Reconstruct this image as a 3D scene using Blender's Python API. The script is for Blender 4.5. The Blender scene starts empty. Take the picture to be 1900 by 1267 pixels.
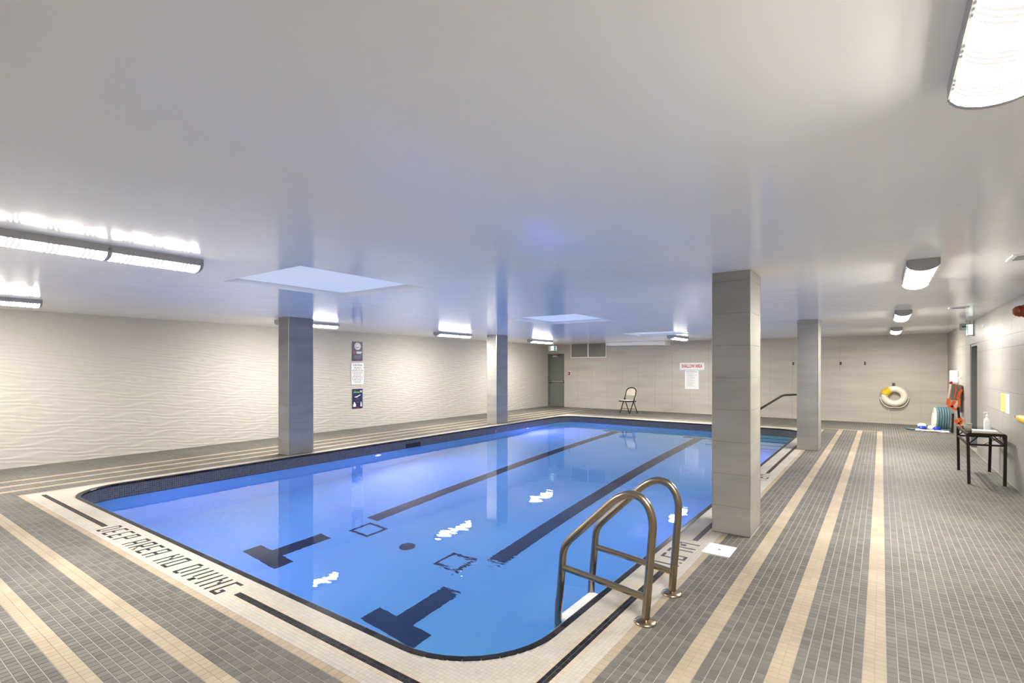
import bpy, math, random
import numpy as np
from mathutils import Vector, Matrix

random.seed(7)
scene = bpy.context.scene
col = scene.collection
PI = math.pi
R = math.radians

# ------------------------------------------------------------------ camera
EYE = 1.53
YAW = 0.6219
FPX = 956.04
HORIZON = 681.3
cam_data = bpy.data.cameras.new('camera')
cam_data.sensor_width = 36
cam_data.lens = 36 * FPX / 1900
cam_data.shift_y = (HORIZON - 633.5) / 1900
cam_data.clip_start = 0.05
cam = bpy.data.objects.new('camera', cam_data)
cam.location = (0, 0, EYE)
cam.rotation_euler = (PI / 2, 0, YAW)
col.objects.link(cam)
scene.camera = cam

# ------------------------------------------------------------------ world, exposure
world = bpy.data.worlds.new('world')
scene.world = world
world.use_nodes = True
world.node_tree.nodes['Background'].inputs[0].default_value = (0, 0, 0, 1)
world.node_tree.nodes['Background'].inputs[1].default_value = 0
scene.view_settings.view_transform = 'Standard'
scene.view_settings.look = 'None'
scene.view_settings.exposure = 1.0
scene.view_settings.gamma = 1
scene.view_settings.use_curve_mapping = False
scene.cycles.max_bounces = 14
scene.cycles.diffuse_bounces = 6
scene.cycles.transmission_bounces = 8
scene.cycles.sample_clamp_indirect = 4.0
LENS_POWER = 135.0                      # radiance of the ceiling diffusers
POOL_LAMP = 84.0                       # underwater lamp power, W
POOL_RGB = (0.30, 0.17, 1.0)

# ------------------------------------------------------------------ materials
def new_mat(name):
    m = bpy.data.materials.new(name)
    m.use_nodes = True
    nt = m.node_tree
    b = nt.nodes['Principled BSDF']
    return m, nt, b

def plain(name, rgb, rough=0.5, metal=0.0, spec=0.5):
    m, nt, b = new_mat(name)
    b.inputs['Base Color'].default_value = (*rgb, 1)
    b.inputs['Roughness'].default_value = rough
    b.inputs['Metallic'].default_value = metal
    b.inputs['Specular IOR Level'].default_value = spec
    return m

def node(nt, kind, **kw):
    n = nt.nodes.new(kind)
    for k, v in kw.items():
        if hasattr(n, k):
            setattr(n, k, v)
        else:
            n.inputs[k].default_value = v
    return n

def noise_ramp(nt, b, c0, c1, scale, stretch=(1, 1, 1), detail=5, lo=.3, hi=.7):
    tc = node(nt, 'ShaderNodeNewGeometry')
    mp = node(nt, 'ShaderNodeMapping')
    mp.inputs['Scale'].default_value = stretch
    nz = node(nt, 'ShaderNodeTexNoise')
    nz.inputs['Scale'].default_value = scale
    nz.inputs['Detail'].default_value = detail
    rp = node(nt, 'ShaderNodeValToRGB')
    rp.color_ramp.elements[0].position = lo
    rp.color_ramp.elements[1].position = hi
    rp.color_ramp.elements[0].color = (*c0, 1)
    rp.color_ramp.elements[1].color = (*c1, 1)
    nt.links.new(tc.outputs['Position'], mp.inputs['Vector'])
    nt.links.new(mp.outputs[0], nz.inputs['Vector'])
    nt.links.new(nz.outputs[0], rp.inputs[0])
    nt.links.new(rp.outputs[0], b.inputs['Base Color'])
    return nz, rp

def mottled(name, c0, c1, scale=6, stretch=(1, 1, 1), rough=.4, spec=.5, bump=0.0, detail=5):
    m, nt, b = new_mat(name)
    nz, rp = noise_ramp(nt, b, c0, c1, scale, stretch, detail)
    b.inputs['Roughness'].default_value = rough
    b.inputs['Specular IOR Level'].default_value = spec
    if bump:
        bp = node(nt, 'ShaderNodeBump')
        bp.inputs['Strength'].default_value = bump
        bp.inputs['Distance'].default_value = .002
        nt.links.new(nz.outputs[0], bp.inputs['Height'])
        nt.links.new(bp.outputs[0], b.inputs['Normal'])
    return m

def tile_mat(name, c0, c1, single, rough=.55, spec=.12):
    """Glazed unglazed mosaic: a random tint for each tile plus large worn patches."""
    m, nt, b = new_mat(name)
    if single:
        rnd = node(nt, 'ShaderNodeObjectInfo').outputs['Random']
    else:
        rnd = node(nt, 'ShaderNodeNewGeometry').outputs['Random Per Island']
    mx = node(nt, 'ShaderNodeMix', data_type='RGBA')
    mx.inputs['A'].default_value = (*c0, 1)
    mx.inputs['B'].default_value = (*c1, 1)
    nt.links.new(rnd, mx.inputs['Factor'])
    geo = node(nt, 'ShaderNodeNewGeometry')
    nz = node(nt, 'ShaderNodeTexNoise')
    nz.inputs['Scale'].default_value = 1.7
    nz.inputs['Detail'].default_value = 4
    nt.links.new(geo.outputs['Position'], nz.inputs['Vector'])
    mr = node(nt, 'ShaderNodeMapRange')
    mr.inputs['From Min'].default_value = .35
    mr.inputs['From Max'].default_value = .7
    mr.inputs['To Min'].default_value = .9
    mr.inputs['To Max'].default_value = 1.15
    nt.links.new(nz.outputs[0], mr.inputs['Value'])
    mul = node(nt, 'ShaderNodeVectorMath', operation='SCALE')
    nt.links.new(mx.outputs['Result'], mul.inputs[0])
    nt.links.new(mr.outputs[0], mul.inputs['Scale'])
    nt.links.new(mul.outputs[0], b.inputs['Base Color'])
    b.inputs['Roughness'].default_value = rough
    b.inputs['Specular IOR Level'].default_value = spec
    return m

M = {}
M['grout'] = mottled('grout', (.30, .282, .25), (.36, .338, .302), 3, rough=.8, spec=.1)
GREY = ((.110, .105, .095), (.153, .146, .132))
TAN = ((.33, .277, .200), (.366, .308, .226))
M['grey_tile'] = tile_mat('grey_tile', *GREY, single=False)
M['grey_tile_one'] = tile_mat('grey_tile_one', *GREY, single=True)
M['tan_tile'] = tile_mat('tan_tile', *TAN, single=False)
M['tan_tile_one'] = tile_mat('tan_tile_one', *TAN, single=True)
M['cream_tile'] = tile_mat('cream_tile', (.42, .392, .345), (.46, .43, .38), single=False)
M['beige_tile'] = tile_mat('beige_tile', (.43, .37, .29), (.49, .43, .34), single=False)
M['black_tile'] = tile_mat('black_tile', (.012, .012, .014), (.035, .034, .034), single=False, rough=.3)
M['black_tile_one'] = tile_mat('black_tile_one', (.010, .010, .012), (.03, .03, .03), single=True, rough=.25)
M['wall_tile'] = mottled('wall_tile', (.45, .418, .37), (.54, .505, .448), 1.1, (.7, .7, 5), rough=.45, spec=.35, detail=8)
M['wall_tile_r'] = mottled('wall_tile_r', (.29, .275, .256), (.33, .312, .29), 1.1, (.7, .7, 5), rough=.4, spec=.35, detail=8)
M['column_tile'] = mottled('column_tile', (.265, .255, .233), (.34, .326, .298), 1.6, (.8, .8, 4), rough=.5, spec=.3, detail=8)
M['wave'] = plain('wave_relief_wall', (.49, .468, .428), .5, spec=.25)
M['plain_wall'] = plain('plain_wall', (.66, .63, .58), .5)
M['white'] = plain('white_plastic', (.82, .82, .80), .35)
M['white_paint'] = plain('white_paint', (.86, .86, .85), .5)
M['recess_paint'] = plain('recess_paint', (.95, .95, .95), .7, spec=.1)
M['paper'] = plain('paper', (.80, .80, .80), .6)
M['ink'] = plain('grey_ink', (.16, .16, .18), .6)
M['red_ink'] = plain('red_ink', (.50, .02, .04), .5)
M['navy'] = plain('navy_print', (.012, .012, .075), .4)
M['green'] = plain('green_print', (.03, .38, .30), .5)
M['brightgreen'] = plain('bright_green_print', (.10, .45, .12), .5)
M['door'] = plain('grey_door_paint', (.155, .165, .150), .42)
M['frame'] = plain('grey_frame_paint', (.125, .13, .125), .45)
M['steel'] = plain('brushed_steel', (.62, .60, .57), .28, 1.0)
M['bronze'] = plain('bronzed_steel', (.34, .285, .205), .27, 1.0)
M['darkmetal'] = plain('dark_bronze_metal', (.014, .011, .008), .45, spec=.2)
M['black'] = plain('black_void', (.006, .006, .010), .6)
M['housing'] = plain('grey_fixture_plastic', (.40, .40, .40), .45)
M['chairpad'] = plain('beige_chair_steel', (.55, .49, .38), .4)
M['chairseat'] = plain('pale_chair_seat', (.72, .70, .65), .45)
M['red'] = plain('red_plastic', (.22, .012, .012), .4)
M['amber'] = plain('amber_plastic', (.32, .055, .01), .25)
M['yellow'] = plain('yellow_plastic', (.80, .55, .02), .45)
M['paleyellow'] = plain('pale_yellow_print', (.80, .66, .16), .5)
M['orange'] = plain('orange_webbing', (.80, .12, .012), .55)
M['olive'] = plain('taupe_fabric', (.21, .175, .13), .7)
M['teal'] = plain('teal_hose', (.09, .17, .20), .5)
M['bluefloat'] = plain('blue_float', (.01, .035, .42), .35)
M['rope'] = plain('pale_rope', (.62, .62, .64), .7)
M['ivory'] = plain('ivory_foam', (.78, .74, .62), .4)
M['cup'] = plain('khaki_cup', (.34, .32, .24), .5)
M['grille'] = plain('grille_grey', (.27, .26, .235), .5)
M['brush'] = plain('grey_hook', (.10, .10, .10), .5)

# ceiling: semi-gloss paint, faint roller texture
m, nt, b = new_mat('ceiling_paint')
b.inputs['Base Color'].default_value = (.95, .95, .935, 1)
b.inputs['Roughness'].default_value = .12
b.inputs['Specular IOR Level'].default_value = .06
geo = node(nt, 'ShaderNodeNewGeometry')
nz = node(nt, 'ShaderNodeTexNoise')
nz.inputs['Scale'].default_value = 2.2
nz.inputs['Detail'].default_value = 3
bp = node(nt, 'ShaderNodeBump')
bp.inputs['Strength'].default_value = .25
bp.inputs['Distance'].default_value = .02
nt.links.new(geo.outputs['Position'], nz.inputs['Vector'])
nt.links.new(nz.outputs[0], bp.inputs['Height'])
nt.links.new(bp.outputs[0], b.inputs['Normal'])
M['ceiling'] = m

# diffuser: gives off light
def emitter(name, rgb, strength):
    m = bpy.data.materials.new(name)
    m.use_nodes = True
    nt = m.node_tree
    nt.nodes.clear()
    e = nt.nodes.new('ShaderNodeEmission')
    e.inputs[0].default_value = (*rgb, 1)
    e.inputs[1].default_value = strength
    o = nt.nodes.new('ShaderNodeOutputMaterial')
    nt.links.new(e.outputs[0], o.inputs[0])
    return m
# the tubes show brightest through the bottom of the diffuser and fade towards its shoulders
LENS_STEPS = (.04, .13, .42, 1.0, 1.6)
for _i, _k in enumerate(LENS_STEPS):
    M['diffuser_%d' % _i] = emitter('lit_diffuser_%d' % _i, (1.0, .95, .865), LENS_POWER * _k)
M['pool_lens'] = emitter('lit_pool_lens', (.55, .30, 1.0), 3.5)
m, nt, b = new_mat('added_recess_glow')  # glow added to brighten the ceiling recesses
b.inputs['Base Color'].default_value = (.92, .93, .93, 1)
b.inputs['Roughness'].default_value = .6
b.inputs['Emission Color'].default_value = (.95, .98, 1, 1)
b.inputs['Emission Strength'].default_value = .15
M['recess_glow'] = m
m, nt, b = new_mat('exit_face')
b.inputs['Base Color'].default_value = (.8, .85, .83, 1)
b.inputs['Emission Color'].default_value = (.85, 1.0, .95, 1)
b.inputs['Emission Strength'].default_value = .45
M['exit_face'] = m
m, nt, b = new_mat('diffuser_rib')
b.inputs['Base Color'].default_value = (.8, .8, .79, 1)
b.inputs['Emission Color'].default_value = (1, .98, .95, 1)
b.inputs['Emission Strength'].default_value = .30
M['rib'] = m

# clear glass table top
m, nt, b = new_mat('table_glass')
nt.nodes.remove(b)
out = nt.nodes['Material Output']
tr = node(nt, 'ShaderNodeBsdfTransparent')
tr.inputs[0].default_value = (.86, .90, .87, 1)
gl = node(nt, 'ShaderNodeBsdfGlossy')
gl.inputs['Roughness'].default_value = .03
fr = node(nt, 'ShaderNodeFresnel')
fr.inputs[0].default_value = 1.45
mx = node(nt, 'ShaderNodeMixShader')
nt.links.new(fr.outputs[0], mx.inputs[0])
nt.links.new(tr.outputs[0], mx.inputs[1])
nt.links.new(gl.outputs[0], mx.inputs[2])
nt.links.new(mx.outputs[0], out.inputs[0])
M['glass'] = m

# pool plaster and the mosaic waterline band
M['plaster'] = mottled('pool_plaster', (.58, .88, .95), (.64, .92, .97), 2.0, rough=.6, spec=.1)
M['lane'] = plain('lane_tile', (.022, .024, .050), .4)
m, nt, b = new_mat('waterline_mosaic')
tc = node(nt, 'ShaderNodeUVMap')
bk = node(nt, 'ShaderNodeTexBrick')
bk.offset = 0.0
bk.inputs['Color1'].default_value = (.050, .050, .056, 1)
bk.inputs['Color2'].default_value = (.095, .094, .100, 1)
bk.inputs['Mortar'].default_value = (.21, .21, .22, 1)
bk.inputs['Scale'].default_value = 1.0
bk.inputs['Mortar Size'].default_value = .0016
bk.inputs['Brick Width'].default_value = .027
bk.inputs['Row Height'].default_value = .027
nt.links.new(tc.outputs[0], bk.inputs['Vector'])
nt.links.new(bk.outputs[0], b.inputs['Base Color'])
b.inputs['Roughness'].default_value = .3
M['band'] = m

# water surface: fresnel reflection over a tinted refraction
m, nt, b = new_mat('pool_water')
nt.nodes.remove(b)
out = nt.nodes['Material Output']
rf = node(nt, 'ShaderNodeBsdfRefraction')
rf.inputs['Color'].default_value = (.66, .94, 1.0, 1)
rf.inputs['Roughness'].default_value = 0
rf.inputs['IOR'].default_value = 1.333
gl = node(nt, 'ShaderNodeBsdfGlossy')
gl.inputs['Roughness'].default_value = 0.0
fr = node(nt, 'ShaderNodeFresnel')
fr.inputs[0].default_value = 1.45
mx = node(nt, 'ShaderNodeMixShader')
geo = node(nt, 'ShaderNodeNewGeometry')
n1 = node(nt, 'ShaderNodeTexNoise')
n1.inputs['Scale'].default_value = 7.0
n1.inputs['Detail'].default_value = 2.0
n2 = node(nt, 'ShaderNodeTexNoise')
n2.inputs['Scale'].default_value = 16.0
n2.inputs['Detail'].default_value = 2.0
dist = node(nt, 'ShaderNodeVectorMath', operation='DISTANCE')
dist.inputs[1].default_value = (-2.55, 3.35, -.178)      # stirred water off the return inlet beside the ladder
fall = node(nt, 'ShaderNodeMapRange')
fall.inputs['From Min'].default_value = .15
fall.inputs['From Max'].default_value = .62
fall.inputs['To Min'].default_value = .55
fall.inputs['To Max'].default_value = 0.0
m1 = node(nt, 'ShaderNodeMath', operation='MULTIPLY')
ma = node(nt, 'ShaderNodeMath', operation='MULTIPLY_ADD')
m1.inputs[1].default_value = .09
bp = node(nt, 'ShaderNodeBump')
bp.inputs['Strength'].default_value = 1.0
bp.inputs['Distance'].default_value = .012
vr = node(nt, 'ShaderNodeMapping')
vr.inputs['Rotation'].default_value = (0, 0, -YAW)
vr.inputs['Scale'].default_value = (.45, 1.15, 1)
nt.links.new(geo.outputs['Position'], vr.inputs['Vector'])
nt.links.new(vr.outputs[0], n1.inputs['Vector'])
nt.links.new(vr.outputs[0], n2.inputs['Vector'])
nt.links.new(geo.outputs['Position'], dist.inputs[0])
nt.links.new(dist.outputs['Value'], fall.inputs['Value'])
nt.links.new(n1.outputs[0], m1.inputs[0])
nt.links.new(fall.outputs[0], ma.inputs[0])
nt.links.new(n2.outputs[0], ma.inputs[1])
nt.links.new(m1.outputs[0], ma.inputs[2])
nt.links.new(ma.outputs[0], bp.inputs['Height'])
for sh in (rf, gl, fr):
    nt.links.new(bp.outputs[0], sh.inputs['Normal'])
nt.links.new(fr.outputs[0], mx.inputs[0])
nt.links.new(rf.outputs[0], mx.inputs[1])
nt.links.new(gl.outputs[0], mx.inputs[2])
nt.links.new(mx.outputs[0], out.inputs[0])
M['water'] = m

# ------------------------------------------------------------------ mesh helpers
class MB:
    """Collects shapes, then builds ONE mesh object."""
    def __init__(self):
        self.v, self.f, self.smooth = [], [], []

    def add(self, verts, faces, smooth=False):
        o = len(self.v)
        self.v += [tuple(p) for p in verts]
        self.f += [tuple(i + o for i in fc) for fc in faces]
        self.smooth += [smooth] * len(faces)
        return self

    def box(self, x0, x1, y0, y1, z0, z1):
        v = [(x, y, z) for z in (z0, z1) for y in (y0, y1) for x in (x0, x1)]
        return self.add(v, [(0, 2, 3, 1), (4, 5, 7, 6), (0, 1, 5, 4), (2, 6, 7, 3), (0, 4, 6, 2), (1, 3, 7, 5)])

    def bar(self, a, b, w, h=None, up=(0, 0, 1)):
        h = h or w
        a, b = Vector(a), Vector(b)
        d = (b - a).normalized()
        up = Vector(up)
        if abs(d.dot(up)) > .98:
            up = Vector((0, 1, 0))
        s = d.cross(up).normalized() * (w / 2)
        t = s.cross(d).normalized() * (h / 2)
        v = [p + i * s + j * t for p in (a, b) for j in (-1, 1) for i in (-1, 1)]
        return self.add(v, [(0, 2, 3, 1), (4, 5, 7, 6), (0, 1, 5, 4), (2, 6, 7, 3), (0, 4, 6, 2), (1, 3, 7, 5)])

    def tube(self, path, r, n=12, cap=True, closed=False):
        P = [Vector(p) for p in path]
        rs = r if isinstance(r, (list, tuple)) else [r] * len(P)
        rings = []
        prev = None
        for i, p in enumerate(P):
            if closed:
                d = (P[(i + 1) % len(P)] - P[i - 1]).normalized()
            else:
                d = (P[min(i + 1, len(P) - 1)] - P[max(i - 1, 0)]).normalized()
            if prev is None:
                s = d.cross(Vector((0, 0, 1)))
                if s.length < .1:
                    s = d.cross(Vector((0, 1, 0)))
            else:
                s = prev - d * prev.dot(d)
            s.normalize()
            prev = s
            t = d.cross(s)
            rings.append([p + rs[i] * (math.cos(2 * PI * k / n) * s + math.sin(2 * PI * k / n) * t) for k in range(n)])
        v = [q for rg in rings for q in rg]
        f = []
        m_ = len(P)
        for i in range(m_ if closed else m_ - 1):
            j = (i + 1) % m_
            for k in range(n):
                f.append((i * n + k, i * n + (k + 1) % n, j * n + (k + 1) % n, j * n + k))
        self.add(v, f, True)
        if cap and not closed:
            self.add(rings[0], [tuple(range(n))[::-1]])
            self.add(rings[-1], [tuple(range(n))])
        return self

    def lathe(self, prof, n=24, axis='z', at=(0, 0, 0)):
        v, f = [], []
        for r_, z in prof:
            for k in range(n):
                a = 2 * PI * k / n
                p = (r_ * math.cos(a), r_ * math.sin(a), z)
                if axis == 'x':
                    p = (p[2], p[0], p[1])
                if axis == 'y':
                    p = (p[0], p[2], p[1])
                v.append((p[0] + at[0], p[1] + at[1], p[2] + at[2]))
        for i in range(len(prof) - 1):
            for k in range(n):
                f.append((i * n + k, i * n + (k + 1) % n, (i + 1) * n + (k + 1) % n, (i + 1) * n + k))
        return self.add(v, f, True)

    def prism(self, poly, h0, h1, axis='z'):
        """poly of 2D points extruded between h0 and h1 along axis."""
        def P(p, h):
            return {'z': (p[0], p[1], h), 'x': (h, p[0], p[1]), 'y': (p[0], h, p[1])}[axis]
        n = len(poly)
        v = [P(p, h0) for p in poly] + [P(p, h1) for p in poly]
        f = [tuple(range(n))[::-1], tuple(range(n, 2 * n))]
        f += [(i, (i + 1) % n, n + (i + 1) % n, n + i) for i in range(n)]
        return self.add(v, f)

    def build(self, name, mat, parent=None, bevel=0):
        me = bpy.data.meshes.new(name)
        me.from_pydata(self.v, [], self.f)
        me.polygons.foreach_set('use_smooth', self.smooth)
        me.materials.append(M[mat] if isinstance(mat, str) else mat)
        me.validate()
        import bmesh
        bm = bmesh.new()
        bm.from_mesh(me)
        bmesh.ops.recalc_face_normals(bm, faces=bm.faces)
        bm.to_mesh(me)
        bm.free()
        o = bpy.data.objects.new(name, me)
        col.objects.link(o)
        if parent:
            o.parent = parent
        if bevel:
            md = o.modifiers.new('bevel', 'BEVEL')
            md.width = bevel
            md.segments = 2
        return o

def box(name, mat, x0, x1, y0, y1, z0, z1, parent=None, bevel=0):
    return MB().box(x0, x1, y0, y1, z0, z1).build(name, mat, parent, bevel)

def empty(name, loc, rz=0):
    o = bpy.data.objects.new(name, None)
    o.location = loc
    o.rotation_euler = (0, 0, rz)
    o.empty_display_size = .1
    col.objects.link(o)
    return o

def tag(o, label=None, cat=None, group=None, kind=None):
    if label: o['label'] = label
    if cat: o['category'] = cat
    if group: o['group'] = group
    if kind: o['kind'] = kind
    return o

def copy_tree(o, parent=None):
    c = o.copy()
    col.objects.link(c)
    c.parent = parent
    for ch in list(o.children):
        copy_tree(ch, c)
    return c

def text(name, body, size, mat, parent, loc, rot, sx=1.0, bold=0.0, thick=.0008):
    cu = bpy.data.curves.new(name, 'FONT')
    cu.body = body
    cu.size = size
    cu.align_x = 'CENTER'
    cu.align_y = 'CENTER'
    cu.extrude = thick
    cu.offset = bold
    cu.resolution_u = 3
    t = bpy.data.objects.new(name + '_curve', cu)
    col.objects.link(t)
    dg = bpy.context.evaluated_depsgraph_get()
    me = bpy.data.meshes.new_from_object(t.evaluated_get(dg))
    bpy.data.objects.remove(t)
    me.materials.clear()
    me.materials.append(M[mat])
    o = bpy.data.objects.new(name, me)
    o.location = loc
    o.rotation_euler = rot
    o.scale = (sx, 1, 1)
    col.objects.link(o)
    o.parent = parent
    return o

# ------------------------------------------------------------------ room
XL, XR = -10.72, 1.40
YB, YF = -1.60, 17.36
ZC = 2.406
# pool outline: outer edge of the black nosing
PX0, PX1, PY0, PY1, PR = -8.20, -1.507, 1.92, 14.33, .62
P = .0485            # floor tile module
U = P / 2            # coping mosaic module
WATER = -.178

def rounded(x0, x1, y0, y1, r, n=14):
    pts = []
    for cx, cy, a0 in ((x1 - r, y1 - r, 0), (x0 + r, y1 - r, 90), (x0 + r, y0 + r, 180), (x1 - r, y0 + r, 270)):
        for k in range(n + 1):
            a = R(a0 + 90 * k / n)
            pts.append((cx + r * math.cos(a), cy + r * math.sin(a)))
    return pts
OUTER = rounded(PX0, PX1, PY0, PY1, PR)
INNER = rounded(PX0 + P, PX1 - P, PY0 + P, PY1 - P, PR - P)

def sdf(x, y):
    """signed distance to the outer nosing edge, positive outside (numpy)."""
    cx, cy = (PX0 + PX1) / 2, (PY0 + PY1) / 2
    qx = np.abs(x - cx) - (PX1 - PX0) / 2 + PR
    qy = np.abs(y - cy) - (PY1 - PY0) / 2 + PR
    return np.hypot(np.maximum(qx, 0), np.maximum(qy, 0)) + np.minimum(np.maximum(qx, qy), 0) - PR

# floor: grout slab with the pool opening
import bmesh
bm = bmesh.new()
ov = [bm.verts.new((x, y, -.0018)) for x, y in ((XL, YB), (XR, YB), (XR, YF), (XL, YF))]
iv = [bm.verts.new((x, y, -.0018)) for x, y in INNER]
ed = [bm.edges.new((ov[i], ov[(i + 1) % 4])) for i in range(4)]
ed += [bm.edges.new((iv[i], iv[(i + 1) % len(iv)])) for i in range(len(iv))]
bmesh.ops.triangle_fill(bm, edges=ed, use_beauty=True, normal=(0, 0, 1))
me = bpy.data.meshes.new('floor')
bm.to_mesh(me)
bm.free()
me.materials.append(M['grout'])
floor = bpy.data.objects.new('floor', me)
col.objects.link(floor)
tag(floor, 'tiled pool deck floor of grey mosaic with tan stripes', None, kind='structure')

COLS = {  # x0, x1, y0, y1
    'a': (-8.66, -8.345, 5.00, 5.475), 'b': (-8.72, -8.395, 11.00, 11.50),
    'c': (-1.283, -.955, 5.00, 5.46), 'd': (-1.276, -.938, 10.90, 11.44)}
HATCH = (-1.213, -.993, 4.385, 4.655)

X0 = -1.1435        # outer line of the coping tan strip on the right
XLO = -8.3215 - P   # the same on the left
Y0 = 1.556          # the same on the near side
YFO = 14.33 + .42   # and on the far side

def tile_mesh_arrays(cx, cy, half, top=0.0, base=-.0018):
    n = len(cx)
    b = half * .985
    v = np.empty((n, 8, 3))
    for i, (sx, sy) in enumerate(((-1, -1), (1, -1), (1, 1), (-1, 1))):
        v[:, i, 0] = cx + sx * half; v[:, i, 1] = cy + sy * half; v[:, i, 2] = base
        v[:, i + 4, 0] = cx + sx * b; v[:, i + 4, 1] = cy + sy * b; v[:, i + 4, 2] = top
    fq = np.array([(4, 5, 6, 7), (0, 1, 5, 4), (1, 2, 6, 5), (2, 3, 7, 6), (3, 0, 4, 7)])
    f = (fq[None] + (np.arange(n) * 8)[:, None, None])
    return v.reshape(-1, 3), f.reshape(-1, 4)

def bulk_tiles(name, mat, cx, cy, half, parent, kind='stuff'):
    v, f = tile_mesh_arrays(cx, cy, half)
    me = bpy.data.meshes.new(name)
    me.vertices.add(len(v)); me.vertices.foreach_set('co', v.ravel())
    me.loops.add(f.size); me.loops.foreach_set('vertex_index', f.ravel().astype(np.int32))
    me.polygons.add(len(f))
    me.polygons.foreach_set('loop_start', np.arange(0, f.size, 4, dtype=np.int32))
    me.materials.append(M[mat])
    me.update(calc_edges=True)
    me.shade_flat()
    o = bpy.data.objects.new(name, me)
    col.objects.link(o)
    o.parent = parent
    if kind: o['kind'] = kind
    return o

# the deck field on the P lattice
ix = np.arange(int((XL - X0) / P) - 1, int((XR - X0) / P) + 1)
iy = np.arange(int((YB - Y0) / P) - 1, int((YF - Y0) / P) + 1)
gx, gy = np.meshgrid(X0 + (ix + .5) * P, Y0 + (iy + .5) * P)
gx, gy = gx.ravel(), gy.ravel()
inside = (gx > XL + P / 2) & (gx < XR - P / 2) & (gy > YB + P / 2) & (gy < YF - P / 2)
coping = (gx < X0 - P) & (gx > XLO + P) & (gy > Y0 + P) & (gy < YFO)
blocked = np.zeros(len(gx), bool)
for r_ in list(COLS.values()) + [HATCH]:
    blocked |= (gx > r_[0]) & (gx < r_[1]) & (gy > r_[2]) & (gy < r_[3])
keep = inside & ~coping & ~blocked
gx, gy = gx[keep], gy[keep]
nr = np.floor((gx - X0) / P + 1e-6)
nl = np.floor((XLO - gx) / P + 1e-6)
nn = np.floor((Y0 - gy) / P + 1e-6)
nf = np.floor((gy - YFO) / P + 1e-6)
ring = np.maximum(np.maximum(nr, nl), nn)
tan = (ring >= 0) & (ring < 24) & (ring % 8 >= 6) & ~((nf >= 5) & (nr >= 0))
tan |= (ring == -1) & (nf < 1)
tan |= (nf == 0) & (ring < 0)
tan |= (nf >= 5) & (nf <= 6) & (nl < 6) & (nr < 24)
# the three hundred tiles that show largest in the photograph become single parts
ca, sa = math.cos(YAW), math.sin(YAW)
zc = gy * ca - gx * sa
xc = gx * ca + gy * sa
px = 950 + FPX * xc / np.maximum(zc, .01)
py = HORIZON + FPX * EYE / np.maximum(zc, .01)
view = (zc > .3) & (px > 20) & (px < 1880) & (py < 1262)
order = np.argsort(np.where(view, zc, 99))
single = np.zeros(len(gx), bool)
single[order[:300]] = True

def one_tile_mesh(name, mat):
    v, f = tile_mesh_arrays(np.array([0.]), np.array([0.]), P / 2 * (.912 if 'grey' in name else .965))
    me = bpy.data.meshes.new(name)
    me.from_pydata(v.tolist(), [], f.tolist())
    me.materials.append(M[mat])
    return me
tm_grey, tm_tan = one_tile_mesh('tile_grey', 'grey_tile_one'), one_tile_mesh('tile_tan', 'tan_tile_one')
for i in np.nonzero(single)[0]:
    o = bpy.data.objects.new('tile', tm_tan if tan[i] else tm_grey)
    o.location = (gx[i], gy[i], 0)
    o.parent = floor
    col.objects.link(o)
for nm, mt, sel in (('grey_floor_tiles', 'grey_tile', ~tan & ~single), ('tan_floor_tiles', 'tan_tile', tan & ~single)):
    bulk_tiles(nm, mt, gx[sel], gy[sel], P / 2 * (.912 if 'grey' in nm else .965), floor)

# the coping mosaic on the U lattice, with lettering laid in black tiles
FONT = {
 'D': ['1110', '1001', '1001', '1001', '1001', '1001', '1110'],
 'E': ['1111', '1000', '1000', '1110', '1000', '1000', '1111'],
 'P': ['1111', '1001', '1001', '1111', '1000', '1000', '1000'],
 'A': ['1111', '1001', '1001', '1111', '1001', '1001', '1001'],
 'R': ['1111', '1001', '1001', '1111', '1100', '1010', '1001'],
 'N': ['1001', '1001', '1101', '1011', '1001', '1001', '1001'],
 'O': ['1111', '1001', '1001', '1001', '1001', '1001', '1111'],
 'V': ['1001', '1001', '1001', '1001', '1001', '0110', '0110'],
 'I': ['1', '1', '1', '1', '1', '1', '1'],
 'G': ['1111', '1000', '1000', '1000', '1011', '1001', '1111'],
 'M': ['100001', '110011', '101101', '101101', '100001', '100001', '100001'],
 '1': ['1', '1', '1', '1', '1', '1', '1'],
 '6': ['1111', '1000', '1000', '1111', '1001', '1001', '1111'],
 '7': ['1111', '0001', '0001', '0001', '0001', '0001', '0001'],
 '2': ['1111', '0001', '0001', '1111', '1000', '1000', '1111'],
 '.': ['0', '0', '0', '0', '0', '0', '1'],
 ' ': ['0', '0', '0', '0', '0', '0', '0'],
}
for _k in list(FONT):
    _g = FONT[_k]
    FONT[_k] = _g[:2] + [_g[1]] + _g[2:] if _k not in 'NM' else _g[:5] + [_g[5]] + _g[5:]
def letter_cells(body, gap=1, space=4):
    """list of (column, row from the bottom)"""
    out, c = [], 0
    for ch in body:
        g = FONT[ch]
        if ch == ' ':
            c += space - 1
            continue
        for r_, row in enumerate(g):
            for k, bit in enumerate(row):
                if bit == '1':
                    out.append((c + k, 7 - r_))
        c += len(g[0]) + gap
    return out, c - gap

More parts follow.
